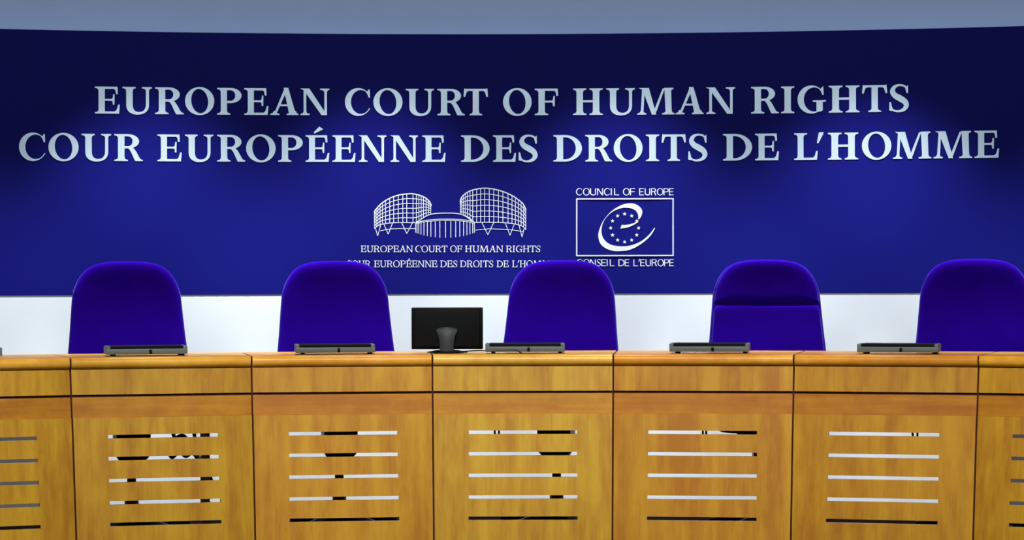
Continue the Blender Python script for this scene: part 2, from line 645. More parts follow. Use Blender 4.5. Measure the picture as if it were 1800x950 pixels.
def glyph(ch, S, T, serif=True):
    """list of (sign, polygon); advance box starts at x = 0"""
    out = []
    ST = 13 if serif else 0

    def add(p, sign=1):
        out.append((sign, p))

    def foot(xl, xr, ol, orr, top=False):
        if not serif:
            return
        p = [(xl - ol, 0), (xr + orr, 0), (xr + orr, ST)]
        p += bez((xr + orr, ST), (xr + orr * 0.4, ST + 3), (xr + 2, ST + 8), (xr, ST + 30), 6)[1:]
        p += bez((xl, ST + 30), (xl - 2, ST + 8), (xl - ol * 0.4, ST + 3), (xl - ol, ST), 6)
        if top:
            p = [(x, H - y) for x, y in p][::-1]
        add(p)

    def stem(xl, xr, b_=True, t_=True, o=34):
        add([(xl, 0), (xr, 0), (xr, H), (xl, H)])
        if b_:
            foot(xl, xr, o, o)
        if t_:
            foot(xl, xr, o, o, True)
    x0 = 38 if serif else 8
    x1 = x0 + S
    if ch == 'I':
        stem(x0 - 4, x1 - 4)
    elif ch in 'EFL':
        add([(x0, 0), (x1, 0), (x1, H), (x0, H)])
        foot(x0, x1, x0, 0 if ch != 'F' else 34)
        if ch == 'L':
            foot(x0, x1, x0, 40, True)
        else:
            foot(x0, x1, x0, 0, True)
            add([(x1 - 4, H), (x1 - 4, H - T)] + ([(200, H - T), (213, H - T - 10), (222, H - 78), (240, H - 74), (236, H)] if serif else [(225, H - T), (225, H)]))
            my = 143
            add([(x1 - 4, my + T * 0.42), (x1 - 4, my - T * 0.42)] + ([(172, my - T * 0.42), (184, my - 16), (188, my - 50), (204, my - 50), (206, my + 60), (192, my + 60), (186, my + 20), (174, my + T * 0.42)] if serif else [(205, my - T * 0.42), (205, my + T * 0.42)]))
        if ch != 'F':
            add([(x1 - 4, 0)] + ([(252, 0), (260, 95), (243, 92), (228, 42), (208, T)] if serif else [(225, 0), (225, T)]) + [(x1 - 4, T)])
    elif ch == 'H':
        stem(x0, x1)
        stem(305 - x1, 305 - x0)
        add([(x1 - 4, 133), (309 - x1, 133), (309 - x1, 133 + T), (x1 - 4, 133 + T)])
    elif ch == 'U':
        tr = 268 if serif else 262
        tl = tr - (T + 8 if serif else S * 0.9)
        add([(x0, H), (x0, 92)] + bez((x0, 92), (x0, 22), (92, -7), (150, -7))[1:] + bez((150, -7), (222, -7), (tr, 28), (tr, 96))[1:] + [(tr, H), (tl, H), (tl, 100)]
            + bez((tl, 100), (tl, 50), (212, T - 3), (168, T - 3))[1:] + bez((168, T - 3), (122, T - 3), (x1, 48), (x1, 100))[1:] + [(x1, H)])
        foot(x0, x1, x0, 30, True)
        foot(tl, tr, 40, 30, True)
    elif ch in 'PRD':
        add([(x0, 0), (x1, 0), (x1, H), (x0, H)])
        foot(x0, x1, x0, 34 if ch != 'D' else 0)
        foot(x0, x1, x0, 0, True)
        if ch == 'D':
            rx, yb, cx = 302, 0, 120
        elif ch == 'P':
            rx, yb, cx = 256, 122, 140
        else:
            rx, yb, cx = 250, 132, 140
        cy, ry = (H + yb) / 2, (H - yb) / 2
        add([(x0, yb), (cx, yb)] + arcpts(cx, cy, rx - cx, ry, -90, 90, 28)[1:] + [(x0, H)])
        if ch != 'D':
            # take away what lies left of the counter below the bowl: nothing, the stem stands there
            pass
        ix = rx - S
        icx = min(cx, ix - 30)
        add([(x1, yb + T)] + [(icx, yb + T)] + arcpts(icx, cy, ix - icx, ry - T, -90, 90, 24)[1:] + [(x1, H - T)], -1)
        if ch == 'R':
            add([(118, 140)] + bez((118, 140), (165, 136), (178, 60), (212, 0), 10)[1:]
                + ([(288, 0), (288, ST)] if serif else [(212 + S * 1.15, 0)]) + bez((272, ST + 4) if serif else (212 + S * 1.1, 4), (246, 26) if serif else (212 + S * 0.75, 60), (228 - 65 + S, 118), (172 - 30 + S * 0.5, 150), 10))
    elif ch == 'O':
        add(arcpts(152, 140, 152, 147, 0, 360, 56)[:-1])
        add(arcpts(152, 140, 152 - S * 0.99, 147 - T * 0.85, 0, 360, 56, radians(7) if serif else 0)[:-1], -1)
    elif ch in 'CG':
        add(arcpts(144, 140, 144, 147, 0, 360, 64)[:-1])
        cxi = 172 if serif else 160
        add(arcpts(cxi, 140, cxi - S, 147 - T * 0.9, 0, 360, 56)[:-1], -1)
        if ch == 'C':
            add([(cxi, 140), (256, 212), (420, 212), (420, 74), (262, 74), (232, 60)], -1)
        else:
            add([(cxi, 140), (256, 212), (420, 212), (420, 20), (258, 20), (258, 120)], -1)
        if serif:
            add([(240, 250), (256, 270), (268, 274), (272, 188), (257, 187), (247, 218), (228, 246)], 2)
        if ch == 'G':
            add([(262 - S, 10), (240, 14), (262, 26), (262, 128), (262 - S, 128)], 2)
            if serif:
                add([(158, 118), (262 - S, 112), (262, 112), (296, 120), (296, 132), (158, 132)], 2)
            else:
                add([(165, 128 - T), (262, 128 - T), (262, 128), (165, 128)], 2)
    elif ch == 'S':
        k = S / 65.0
        sp = [(188, 240), (150, 268), (100, 275), (56, 256), (36, 212), (62, 168), (112, 138), (160, 104), (176, 62), (150, 22), (96, 4), (46, 14), (12, 46)]
        w = [T * 0.9, T * 0.85, T * 0.9, 36 * k, 50 * k, 58 * k, 64 * k, 58 * k, 50 * k, 36 * k, T * 0.9, T * 0.85, T]
        add(brush(sp, w))
        if serif:
            add([(176, 256), (192, 276), (194, 192), (180, 190), (166, 240)])
            add([(4, 100), (18, 100), (34, 36), (26, 6), (2, 16)])
    elif ch == 'T':
        c = 131
        stem(c - S / 2, c + S / 2, True, False)
        if serif:
            add([(8, H + 4), (24, H), (238, H), (254, H + 4), (262, H - 82), (246, H - 88), (228, H - 34), (212, H - T), (50, H - T), (34, H - 34), (16, H - 88), (0, H - 82)])
        else:
            add([(15, H - T), (247, H - T), (247, H), (15, H)])
    elif ch == 'N':
        tk = (T + 4) if serif else S * 0.9
        l0, r1 = (36, 280) if serif else (12, 272)
        add([(l0, 0), (l0 + tk, 0), (l0 + tk, H), (l0, H)])
        foot(l0, l0 + tk, 32, 36)
        add([(r1 - tk, 0), (r1, 0), (r1, H), (r1 - tk, H)])
        foot(r1 - tk, r1, 44, 26, True)
        d = S * 1.22
        add([(l0 - (36 if serif else 0), H), (l0 + d * 0.75, H), (r1, 0), (r1 - d * 0.72, 0), (l0 + 2, H - 18)] if serif else [(l0, H), (l0 + d * 0.95, H), (r1, 0), (r1 - d * 0.95, 0)])
    elif ch == 'M':
        tk = (T + 5) if serif else S * 0.85
        a0, a1 = (40, 56) if serif else (14, 30)
        add([(a0, 0), (a0 + tk, 0), (a1 + tk, H), (a1, H)])
        foot(a0, a0 + tk, 36, 32)
        add([(a1 - (36 if serif else 0), H), (a1 + S * 1.0 + 8, H), (206, 0), (206 - (46 if serif else S), 0), (a1 + 4, H - 20)])
        tt = T * 1.05 if serif else S * 0.85
        add([(206 - tt * 0.9, 0), (208, 30), (300, H), (300 - tt * 1.1, H - 10), (206 - tt, 40)])
        b1 = 372 if serif else 380
        add([(300 - 6, H), (300 + S, H), (b1, 0), (b1 - S, 0)])
        foot(b1 - S, b1, 38, 30)
        foot(300, 300 + S, 4, 26, True)
    elif ch == 'A':
        tl = T * 1.05 if serif else S * 0.9
        add([(34, 0), (34 + tl, 0), (158 + tl * 0.5, H - 30), (150, H)])
        add([(128, H - 6) if False else (140, H + 6), (188, H + 6), (270, 0), (270 - S * 1.08, 0)])
        foot(34, 34 + tl, 34, 36)
        foot(270 - S * 1.08, 270, 28, 24)
        add([(80, 92), (222, 92), (214, 92 + T * 0.85), (88, 92 + T * 0.85)])
    elif ch == "'":
        add([(22, 285), (68, 290), (66, 270), (18, 172), (4, 176), (8, 210)])
    return out


WIDTH = {'A': 292, 'C': 272, 'D': 302, 'E': 256, 'F': 242, 'G': 296, 'H': 305, 'I': 134, 'L': 256, 'M': 398, 'N': 306, 'O': 304, 'P': 256, 'R': 288, 'S': 203, 'T': 262, 'U': 296, "'": 70}


def clean_poly(p):
    q = []
    for a in p:
        if not q or (abs(a[0] - q[-1][0]) + abs(a[1] - q[-1][1])) > 1e-4:
            q.append(a)
    if abs(q[0][0] - q[-1][0]) + abs(q[0][1] - q[-1][1]) < 1e-4:
        q.pop()
    return q


def csg(polys):
    """union of the positive outlines less the negative ones -> (verts2d, triangles)"""
    vin, fin, sg = [], [], []
    for s, p in polys:
        p = clean_poly(p)
        if sum(p[k - 1][0] * p[k][1] - p[k][0] * p[k - 1][1] for k in range(len(p))) < 0:
            p = p[::-1]
        fin.append(list(range(len(vin), len(vin) + len(p))))
        vin += [Vector(a) for a in p]
        sg.append(s)
    vo, eo, fo, ov, oe, of = geometry.delaunay_2d_cdt(vin, [], fin, 1, 1e-5, True)
    keep = [f for f, src in zip(fo, of) if any(sg[k] == 2 for k in src) or (any(sg[k] > 0 for k in src) and not any(sg[k] < 0 for k in src))]
    return [tuple(v) for v in vo], keep


def solid_from_2d(name, v2, tris, mp, t0, t1, mat, parent, origin):
    """mp(x, y) -> (arc length, height) on the backdrop; thickness from t0 to t1 in front of it"""
    bm = bmesh.new()
    idx = sorted({k for f in tris for k in f})
    front, back = {}, {}
    for k in idx:
        u, z = mp(*v2[k])
        front[k] = bm.verts.new(wall_pt(u, z, t1) - origin)
        back[k] = bm.verts.new(wall_pt(u, z, t0) - origin)
    cnt = {}
    for f in tris:
        for a, c in zip(f, f[1:] + f[:1]):
            cnt[a, c] = cnt.get((a, c), 0) + 1
    for f in tris:
        try:
            bm.faces.new([front[k] for k in f])
            bm.faces.new([back[k] for k in f][::-1])
        except ValueError:
            pass
    for (a, c) in cnt:
        if (c, a) not in cnt:
            try:
                bm.faces.new((front[c], front[a], back[a], back[c]))
            except ValueError:
                pass
    return bm_obj(name, bm, mat, parent, False)


LG = {}


def letter_shape(ch, S, T, serif):
    key = (ch, S, T, serif)
    if key not in LG:
        base = 'E' if ch == 'É' else ch
        polys = glyph(base, S, T, serif)
        if ch == 'É':
            polys = polys + [(1, [(92, 300), (92, 314), (150, 370), (194, 344), (104, 300)])]
        LG[key] = csg(polys)
    return LG[key]


def title_line(spec, zfun, label, capz):
    pts = [on_wall((a + b_) / 2, 230)[0] for _, a, b_ in spec]
    origin = wall_pt(0, zfun, 0.0)
    root = empty('title_lettering', origin)
    tag(root, label, 'lettering', 'raised title lines on the blue panel')
    for ch, a, b_ in spec:
        v2, tr = letter_shape(ch, 65, 23, True)
        xs = [v2[k][0] for f in tr for k in f]
        xa, xb = min(xs), max(xs)
        py = HORIZON - (zfun - CAMZ) * F / DW
        ua, ub = on_wall(a, py)[0], on_wall(b_, py)[0]
        sx = (ub - ua) / (xb - xa)
        solid_from_2d('letter', v2, tr, lambda x, y: (ua + (x - xa) * sx, zfun + y / H * capz), 0.0, 0.0045, M_LETTER, root, origin)


ROW1 = [('E', 166.8, 210.5), ('U', 215.3, 267), ('R', 272.5, 322.7), ('O', 325.3, 376.6), ('P', 381.7, 424.6), ('E', 429.4, 471.8), ('A', 475.2, 524.4), ('N', 527.7, 579.1),
        ('C', 606.4, 650.5), ('O', 656.4, 707.5), ('U', 713.2, 763), ('R', 768.9, 816.8), ('T', 814.8, 858), ('O', 884.3, 934.5), ('F', 940.1, 981.2),
        ('H', 1007.5, 1059.5), ('U', 1065.9, 1116.1), ('M', 1120.3, 1185.8), ('A', 1187.7, 1236.7), ('N', 1240.9, 1292.3),
        ('R', 1320.4, 1369), ('I', 1373.2, 1396.2), ('G', 1402.1, 1452.1), ('H', 1456.9, 1511), ('T', 1515.5, 1559.8), ('S', 1563.2, 1597.7)]
ROW2 = [('C', 33.4, 79.5), ('O', 85.1, 138.1), ('U', 143.2, 195.4), ('R', 200.8, 251), ('E', 276.6, 319.4), ('U', 325.3, 375), ('R', 381.7, 431), ('O', 432.6, 484.4), ('P', 489, 532.1),
        ('É', 537.2, 578.8), ('E', 584.2, 624.9), ('N', 630, 679.2), ('N', 685.9, 734.7), ('E', 742.3, 783.3), ('D', 810.5, 860.6), ('E', 866.6, 907.1), ('S', 911.5, 945.1),
        ('D', 972.8, 1023), ('R', 1028.9, 1076), ('O', 1078.9, 1129.6), ('I', 1135.5, 1158.9), ('T', 1163.1, 1205.9), ('S', 1209.8, 1243.5),
        ('D', 1271.1, 1322.1), ('E', 1327.5, 1369.3), ('L', 1396.2, 1437.5), ("'", 1436.3, 1447.6), ('H', 1455.5, 1508.8), ('O', 1515.2, 1567), ('M', 1569.9, 1637.3), ('M', 1641.1, 1708.9), ('E', 1713.1, 1756.4)]
title_line(ROW1, on_wall(900, 202.8)[1], 'upper line of large raised serif letters, English title on the blue panel', 46.6 / F * DW)
title_line(ROW2, on_wall(900, 284.6)[1], 'lower line of large raised serif letters, French title on the blue panel', 46.6 / F * DW)


# small captions and the two emblems printed on the panel
def caption(words, base, cap, S, T, serif, parent, origin, sp=18):
    """words: (text, x start px, x end px)"""
    for text, xa, xb in words:
        allv, allf = [], []
        pen, items = 0.0, []
        for ch in text:
            w = WIDTH['E' if ch == 'É' else ch] - (0 if serif else 26)
            if not serif and ch in 'EFL':
                w = 230
            if not serif and ch in 'CG':
                w = 270
            items.append((ch, pen))
            pen += w + sp
        tot = pen - sp
        for ch, p0 in items:
            v2, tr = letter_shape(ch, S, T, serif)
            o_ = len(allv)
            for x, y in v2:
                allv.append((xa + (p0 + x) / tot * (xb - xa), base - y / H * cap))
            allf += [[k + o_ for k in f] for f in tr]
        solid_from_2d('caption_word', allv, [f[::-1] for f in allf], lambda x, y: on_wall(x, y), 0.0, 0.003, M_PRINT, parent, origin)


def ribbon(pts, w, smooth=0):
    p = [(a, c, w) for a, c in pts]
    if smooth:
        q = smooth_path(p, smooth)
        pts = [(v.x, v.y) for v in q]
    L_, R_ = [], []
    n = len(pts)
    for k, p in enumerate(pts):
        a, c = pts[max(k - 1, 0)], pts[min(k + 1, n - 1)]
        tx, ty = c[0] - a[0], c[1] - a[1]
        l = sqrt(tx * tx + ty * ty) or 1
        nx, ny = -ty / l * w / 2, tx / l * w / 2
        L_.append((p[0] + nx, p[1] + ny))
        R_.append((p[0] - nx, p[1] - ny))
    return L_ + R_[::-1]


def printed(name, polys, parent, origin, tf, t1=0.003):
    v2, tr = csg([(s, [tf(x, y) for x, y in p]) for s, p in polys])
    return solid_from_2d(name, v2, [f[::-1] for f in tr], lambda x, y: on_wall(x, y), 0.0004, t1, M_PRINT, parent, origin)


def interp(tab, x):
    if x <= tab[0][0]:
        return tab[0][1]
    for (xa, ya), (xb, yb) in zip(tab, tab[1:]):
        if x <= xb:
            return ya + (yb - ya) * (x - xa) / (xb - xa)
    return tab[-1][1]


u, z = on_wall(790, 400)
org = wall_pt(u, z)
root = empty('building_emblem', org)
tag(root, 'white line drawing of two round towers and a low hall with two caption lines', 'emblem', 'printed emblems on the blue panel')
tfc = lambda x, y: (600 + x / 5, 310 + y / 5)
LW = 5.2


def tower(top, bot, xs, rows, vees, ground):
    tops = [(v.x, v.y) for v in smooth_path([(a, c, 0) for a, c in top], 6)]
    bots = [(v.x, v.y) for v in smooth_path([(a, c, 0) for a, c in bot], 6)]
    polys = [(1, ribbon(tops, 9)), (1, ribbon(bots, 6))]
    n = 36
    xa, xb = xs[0], xs[-1]
    for r in range(1, rows):
        fr = r / rows
        pts = []
        for k in range(n + 1):
            x = xa + (xb - xa) * k / n
            pts.append((x, interp(tops, x) * (1 - fr) + interp(bots, x) * fr))
        polys.append((1, ribbon(pts, LW)))
    for x in xs:
        polys.append((1, ribbon([(x, interp(tops, x)), (x, interp(bots, x))], LW)))
    for v in vees:
        polys.append((1, ribbon(v[:2], 5)))
        polys.append((1, ribbon(v[1:], 5)))
    polys.append((1, ribbon(ground, 4.5)))
    return polys


printed('tower_drawing', tower(
    [(290, 322), (300, 296), (350, 242), (420, 197), (500, 167), (580, 156), (650, 158), (720, 180), (765, 212), (786, 245), (790, 262)],
    [(290, 462), (310, 444), (345, 426), (400, 415), (470, 409), (560, 407), (650, 406), (710, 372), (740, 352), (790, 333)],
    [291, 306, 321, 340, 362, 388, 425, 460, 500, 540, 575, 630, 660, 682, 702, 722, 745, 765, 786], 6,
    [[(300, 460), (320, 525), (345, 430)], [(375, 425), (412, 510), (450, 412)], [(530, 409), (575, 505), (625, 410)]],
    [(345, 480), (430, 464), (540, 460), (650, 461)]), root, org, tfc)
printed('tower_drawing', tower(
    [(1045, 238), (1048, 208), (1062, 180), (1100, 146), (1160, 120), (1250, 106), (1330, 112), (1420, 135), (1500, 170), (1560, 210), (1600, 248), (1622, 296)],
    [(1045, 333), (1090, 352), (1130, 380), (1160, 404), (1250, 405), (1380, 406), (1460, 411), (1530, 421), (1590, 440), (1622, 470)],
    [1046, 1060, 1075, 1091, 1110, 1131, 1155, 1190, 1225, 1260, 1300, 1340, 1380, 1420, 1465, 1500, 1530, 1556, 1580, 1602, 1621], 6,
    [[(1235, 406), (1288, 515), (1340, 406)], [(1440, 411), (1482, 520), (1520, 422)], [(1562, 430), (1588, 535), (1606, 462)]],
    [(1180, 475), (1300, 463), (1480, 470), (1595, 486)]), root, org, tfc)
hall = [(1, ribbon([(650, 420), (690, 388), (740, 354), (790, 335), (850, 326), (925, 324), (1000, 326), (1060, 338), (1110, 358), (1150, 388), (1175, 412)], 7, 5)),
        (1, ribbon([(665, 410), (700, 398), (760, 387), (850, 379), (925, 378), (1000, 379), (1085, 386), (1130, 394), (1168, 408)], 6, 5)),
        (1, ribbon([(665, 420), (700, 408), (760, 398), (850, 391), (925, 390), (1000, 391), (1085, 397), (1130, 405), (1168, 420)], 4, 5))]
for x in (653, 666, 681, 700, 726, 756, 787, 826, 866, 916, 962, 1005, 1041, 1075, 1104, 1130, 1155, 1170):
    f_ = abs(x - 912) / 260
    hall.append((1, ribbon([(x, 393 + 20 * f_ ** 3), (x, 542 - 46 * f_ ** 2.2)], 5.5)))
printed('hall_drawing', hall, root, org, tfc)
cx = lambda v: 600 + v / 5
caption([('EUROPEAN', cx(170), cx(628)), ('COURT', cx(650), cx(932)), ('OF', cx(957), cx(1062)), ('HUMAN', cx(1087), cx(1422)), ('RIGHTS', cx(1447), cx(1750))], 443.6, 11.4, 40, 20, True, root, org)
caption([('COUR', cx(45), cx(256)), ('EUROPÉENNE', cx(287), cx(843)), ('DES', cx(868), cx(1020)), ('DROITS', cx(1043), cx(1335)), ('DE', cx(1365), cx(1470)), ("L'HOMME", cx(1500), cx(1888))], 470.0, 11.6, 40, 20, True, root, org)

u, z = on_wall(1098, 400)
org = wall_pt(u, z)
root = empty('star_emblem', org)
tag(root, 'white framed emblem of a swirling letter and twelve stars with captions', 'emblem', 'printed emblems on the blue panel')
tfe = lambda x, y: (980 + x / 5.279, 310 + y / 5.279)
printed('frame', [(1, [(173, 206), (1078, 203), (1078, 742), (173, 744)]), (-1, [(184, 217), (1067, 214), (1067, 731), (184, 733)])], root, org, tfe)
sw_ = [(755, 402), (775, 375), (787, 335), (775, 298), (735, 266), (680, 252), (600, 266), (500, 326), (422, 420), (384, 510), (380, 570), (398, 625), (440, 665), (505, 691), (580, 696),
       (680, 680), (780, 626), (860, 556), (907, 480)]
sw2 = [(896, 482), (850, 543), (772, 606), (680, 643), (590, 651), (500, 638), (438, 595), (410, 535), (412, 468), (442, 396), (510, 330), (590, 297), (660, 294), (715, 312), (742, 342), (750, 375), (748, 398)]
s1 = [(v.x, v.y) for v in smooth_path([(a, c, 0) for a, c in sw_], 6)]
s2 = [(v.x, v.y) for v in smooth_path([(a, c, 0) for a, c in sw2], 6)]
bar = [(582, 487), (596, 452), (625, 454), (660, 449), (705, 437), (745, 418), (752, 422), (715, 448), (665, 472), (620, 482)]
printed('swirl', [(1, s1 + s2), (1, bar)], root, org, tfe)
for k in range(12):
    a = radians(90 + 30 * k)
    sx_, sy_ = 623 + 130 * cos(a), 481 - 130 * sin(a)
    st = []
    for j in range(10):
        r_ = 19 if j % 2 == 0 else 8
        b_ = radians(90 + 36 * j)
        st.append((sx_ + r_ * cos(b_), sy_ - r_ * sin(b_)))
    printed('star', [(1, st)], root, org, tfe, 0.0034)
ce = lambda v: 980 + v / 5.279
caption([('COUNCIL', ce(172), ce(572)), ('OF', ce(607), ce(720)), ('EUROPE', ce(757), ce(1078))], 343.5, 12.2, 40, 26, False, root, org, 30)
caption([('CONSEIL', ce(178), ce(530)), ('DE', ce(564), ce(667)), ("L'EUROPE", ce(703), ce(1080))], 468.2, 12.0, 40, 26, False, root, org, 30)


# ------------------------------------------------------------------ chairs
def back_outline(n_side=14):
    """half outline of the backrest from bottom centre to top centre, (half width, height below the top)"""
    tab = [(0.0, 0.0), (0.055, 0.0015), (0.10, 0.0055), (0.145, 0.015), (0.18, 0.030), (0.212, 0.056), (0.238, 0.092), (0.257, 0.135), (0.268, 0.180), (0.276, 0.270), (0.285, 0.380), (0.296, 0.500),
           (0.298, 0.600), (0.290, 0.680), (0.262, 0.740), (0.20, 0.765), (0.10, 0.772), (0.0, 0.774)]
    q = smooth_path([(a, c, 0) for a, c in tab], 4)
    half = [(v.x, -v.y) for v in q]
    half[0] = (0.0, 0.0)
    return half


HALF = back_outline()
OUT = HALF + [(-x, z) for x, z in HALF[1:-1]][::-1]


def pillow(bm, outline, centre, front, back, steps=9, wrap=0.25, expf=3.2, power=7):
    """closed cushion: outline swept to its centre, bulging to the front (-y) and the back (+y)"""
    n = len(outline)
    rings = []
    for side in (-1, 1):
        dep = front if side < 0 else back
        seq = []
        for k in range(steps + 1):
            t = 1 - k / steps if side < 0 else k / steps
            seq.append(t)
        rings.append((side, dep))

    def ring(t, y):
        out = []
        for x, z in outline:
            X, Z = centre[0] + (x - centre[0]) * t, centre[1] + (z - centre[1]) * t
            out.append(bm.verts.new((X, y - wrap * X * X, Z)))
        return out
    ts = [1.0, 0.995, 0.98, 0.955, 0.92, 0.86, 0.76, 0.62, 0.45, 0.28, 0.12]

    def dep(t, d):
        return d * (1 - t ** expf * 1.0) ** (1 / 2.2) if t < 1 else 0.0
    fr = [ring(t, -dep(t ** power, front)) for t in ts]
    bk = [fr[0]] + [ring(t, dep(t ** power, back)) for t in ts[1:]]
    for seq in (fr, bk):
        for a, b_ in zip(seq, seq[1:]):
            for k in range(n):
                j = (k + 1) % n
                bm.faces.new((a[k], a[j], b_[j], b_[k]))
        bm.faces.new(seq[-1])


CH_TOP = 1.349
RECL = radians(17)


def bend(bm):
    # the head end of the backrest curves forward
    for v in bm.verts:
        k = max(0.0, v.co.z + 0.36)
        v.co.y -= 0.30 * k * k


def make_chair(headrest=False, drop=0.0):
    """chair with its gas post at the origin, facing -y"""
    root = empty('swivel_chair', (0, 0, 0))
    # backrest, reclined about its foot
    Rm = Matrix.Rotation(-RECL, 4, 'X')
    top = Vector((0, 0.24 + 0.40 * sin(RECL), CH_TOP))
    bm = bmesh.new()
    pillow(bm, OUT, (0, -0.36), 0.045, 0.055)
    bend(bm)
    bmesh.ops.transform(bm, matrix=Matrix.Translation(top) @ Rm, verts=bm.verts)
    bm_obj('backrest', bm, M_FABRIC, root, True, angle=80)
    if headrest:
        cut = -0.222
        hw_ = [(x, z) for x, z in HALF if z > cut]
        xe = interp([(-z, x) for x, z in HALF], -cut)
        hh = [(x * 0.955, z * 0.965 - 0.010) for x, z in hw_] + [(xe * 0.955, cut - 0.004), (xe * 0.90, cut - 0.010)]
        # straight lower edge
        low = [(xe * 0.9 * (1 - k / 8), cut - 0.010 - 0.004 * sin(k / 8 * pi / 2)) for k in range(1, 9)]
        half = hh + low
        outl = half + [(-x, z) for x, z in half[1:-1]][::-1]
        bm = bmesh.new()
        pillow(bm, outl, (0, -0.13), 0.026, 0.005, power=3)
        bmesh.ops.translate(bm, verts=bm.verts, vec=(0, -0.036, 0))
        bend(bm)
        bmesh.ops.transform(bm, matrix=Matrix.Translation(top) @ Rm, verts=bm.verts)
        bm_obj('headrest_cushion', bm, M_FABRIC, root, True, angle=80)
        # lower pad whose upper edge makes the crease
        half = [(xe * 0.93 * k / 10, cut - 0.0165 - 0.006 * (k / 10) ** 4) for k in range(11)]
        half += [(x * 0.955, z) for x, z in HALF if cut - 0.04 > z > -0.69]
        half += [(0.2, -0.70), (0.1, -0.705), (0.0, -0.706)]
        outl = half + [(-x, z) for x, z in half[1:-1]][::-1]
        bm = bmesh.new()
        pillow(bm, outl, (0, -0.46), 0.024, 0.005, power=11)
        bmesh.ops.translate(bm, verts=bm.verts, vec=(0, -0.036, 0))
        bend(bm)
        bmesh.ops.transform(bm, matrix=Matrix.Translation(top) @ Rm, verts=bm.verts)
        bm_obj('lower_back_cushion', bm, M_FABRIC, root, True, angle=80)
    # seat cushion
    so = []
    for k in range(48):
        a = 2 * pi * k / 48
        c_, s_ = cos(a), sin(a)
        so.append((0.265 * math.copysign(abs(c_) ** 0.45, c_), 0.245 * math.copysign(abs(s_) ** 0.45, s_)))
    bm = bmesh.new()
    pillow(bm, so, (0, 0), 0.055, 0.045, wrap=0.0)
    bmesh.ops.transform(bm, matrix=Matrix.Translation((0, -0.03, 0.600 - drop)) @ Matrix.Rotation(radians(-90), 4, 'X'), verts=bm.verts)
    bm_obj('seat', bm, M_FABRIC, root, True, angle=80)
    # black mechanism under the seat: a tapering tray
    bm = bmesh.new()
    rings = []
    for hx, hy, z in ((0.030, 0.030, 0.345 - drop), (0.055, 0.06, 0.385 - drop), (0.080, 0.11, 0.42 - drop), (0.082, 0.13, 0.535 - drop), (0.16, 0.18, 0.540 - drop), (0.16, 0.18, 0.556 - drop)):
        rings.append([bm.verts.new((sx * hx, sy * hy, z)) for sx, sy in ((-1, -1), (1, -1), (1, 1), (-1, 1))])
    for a, b_ in zip(rings, rings[1:]):
        for k in range(4):
            j = (k + 1) % 4
            bm.faces.new((a[k], a[j], b_[j], b_[k]))
    bm.faces.new(rings[0][::-1])
    bm.faces.new(rings[-1])
    bm_obj('tilt_mechanism', bm, M_BLACKM, root, False)
    # bar that carries the backrest
    bm = bmesh.new()
    p = [(0, 0.10, 0.53 - drop), (0, 0.22, 0.53 - drop), (0, 0.30, 0.58 - drop * 0.6), (0, 0.325, 0.68), (0, 0.345, 0.80)]
    add_tube(bm, smooth_path(p, 5), 0.022, 10)
    bm_obj('back_bar', bm, M_BLACKM, root)
    bm = bmesh.new()
    add_lathe(bm, [(0.034, 0.075), (0.034, 0.20), (0.030, 0.205), (0.022, 0.21), (0.022, 0.36 - drop)], 20)
    bm_obj('gas_post', bm, M_BLACKM, root)
    for k in range(5):
        a = radians(90 + 72 * k)
        bm = bmesh.new()
        d = Vector((cos(a), sin(a), 0))
        pts = [d * r_ + Vector((0, 0, z_)) for r_, z_ in ((0.02, 0.105), (0.12, 0.098), (0.22, 0.086), (0.30, 0.074))]
        add_tube(bm, pts, [0.026, 0.023, 0.019, 0.016], 10)
        leg = bm_obj('base_leg', bm, M_BLACKM, root)
        bm = bmesh.new()
        c0 = d * 0.295
        perp = Vector((-d.y, d.x, 0))
        for sgn in (-1, 1):
            q = c0 + perp * 0.014 * sgn + Vector((0, 0, 0.027))
            b2 = bmesh.new()
            bmesh.ops.create_cone(b2, cap_ends=True, segments=20, radius1=0.027, radius2=0.027, depth=0.018)
            bmesh.ops.transform(b2, matrix=Matrix.Translation(q) @ perp.to_track_quat('Z', 'Y').to_matrix().to_4x4(), verts=b2.verts)
            merge(bm, b2)
        add_tube(bm, [c0 + Vector((0, 0, 0.027)), c0 + Vector((0, 0, 0.072))], 0.007, 8)
        bm_obj('caster', bm, M_BLACKM, leg)
    return root


def copy_tree(o, parent=None):
    c = o.copy()
    COL.objects.link(c)
    if parent:
        c.parent = parent
    for ch in list(o.children):
        copy_tree(ch, c)
    return c


CH = [(231, 13, 'leftmost blue swivel chair, nearest the left edge of the photo'),
      (596, 8, 'blue swivel chair left of the black monitor'),
      (978, -7, 'blue swivel chair right of the black monitor, below the two emblems'),
      (1352, -3, 'blue swivel chair with a creased headrest cushion'),
      (1715, -10, 'rightmost blue swivel chair, cut by the right edge of the photo')]
proto = None
for k, (px, yaw, lab) in enumerate(CH):
    if k == 3:
        c = make_chair(True, 0.035)
    elif proto is None:
        c = proto = make_chair()
    else:
        c = copy_tree(proto)
    a = bench_angle(px, RD + 0.85, 700)
    p = bench_pt(a, RD + 0.85)
    c.location = p
    c.rotation_euler = (0, 0, radians(yaw))
    tag(c, lab, 'chair', "blue chairs behind the judges' bench")


# ------------------------------------------------------------------ things on the bench
def unit_of(px):
    for k in range(7):
        a0, a1 = seam_a[k], seam_a[k + 1]
        if a0 <= bench_angle(px, RD) <= a1:
            return k
    return 0 if px < 0 else 6


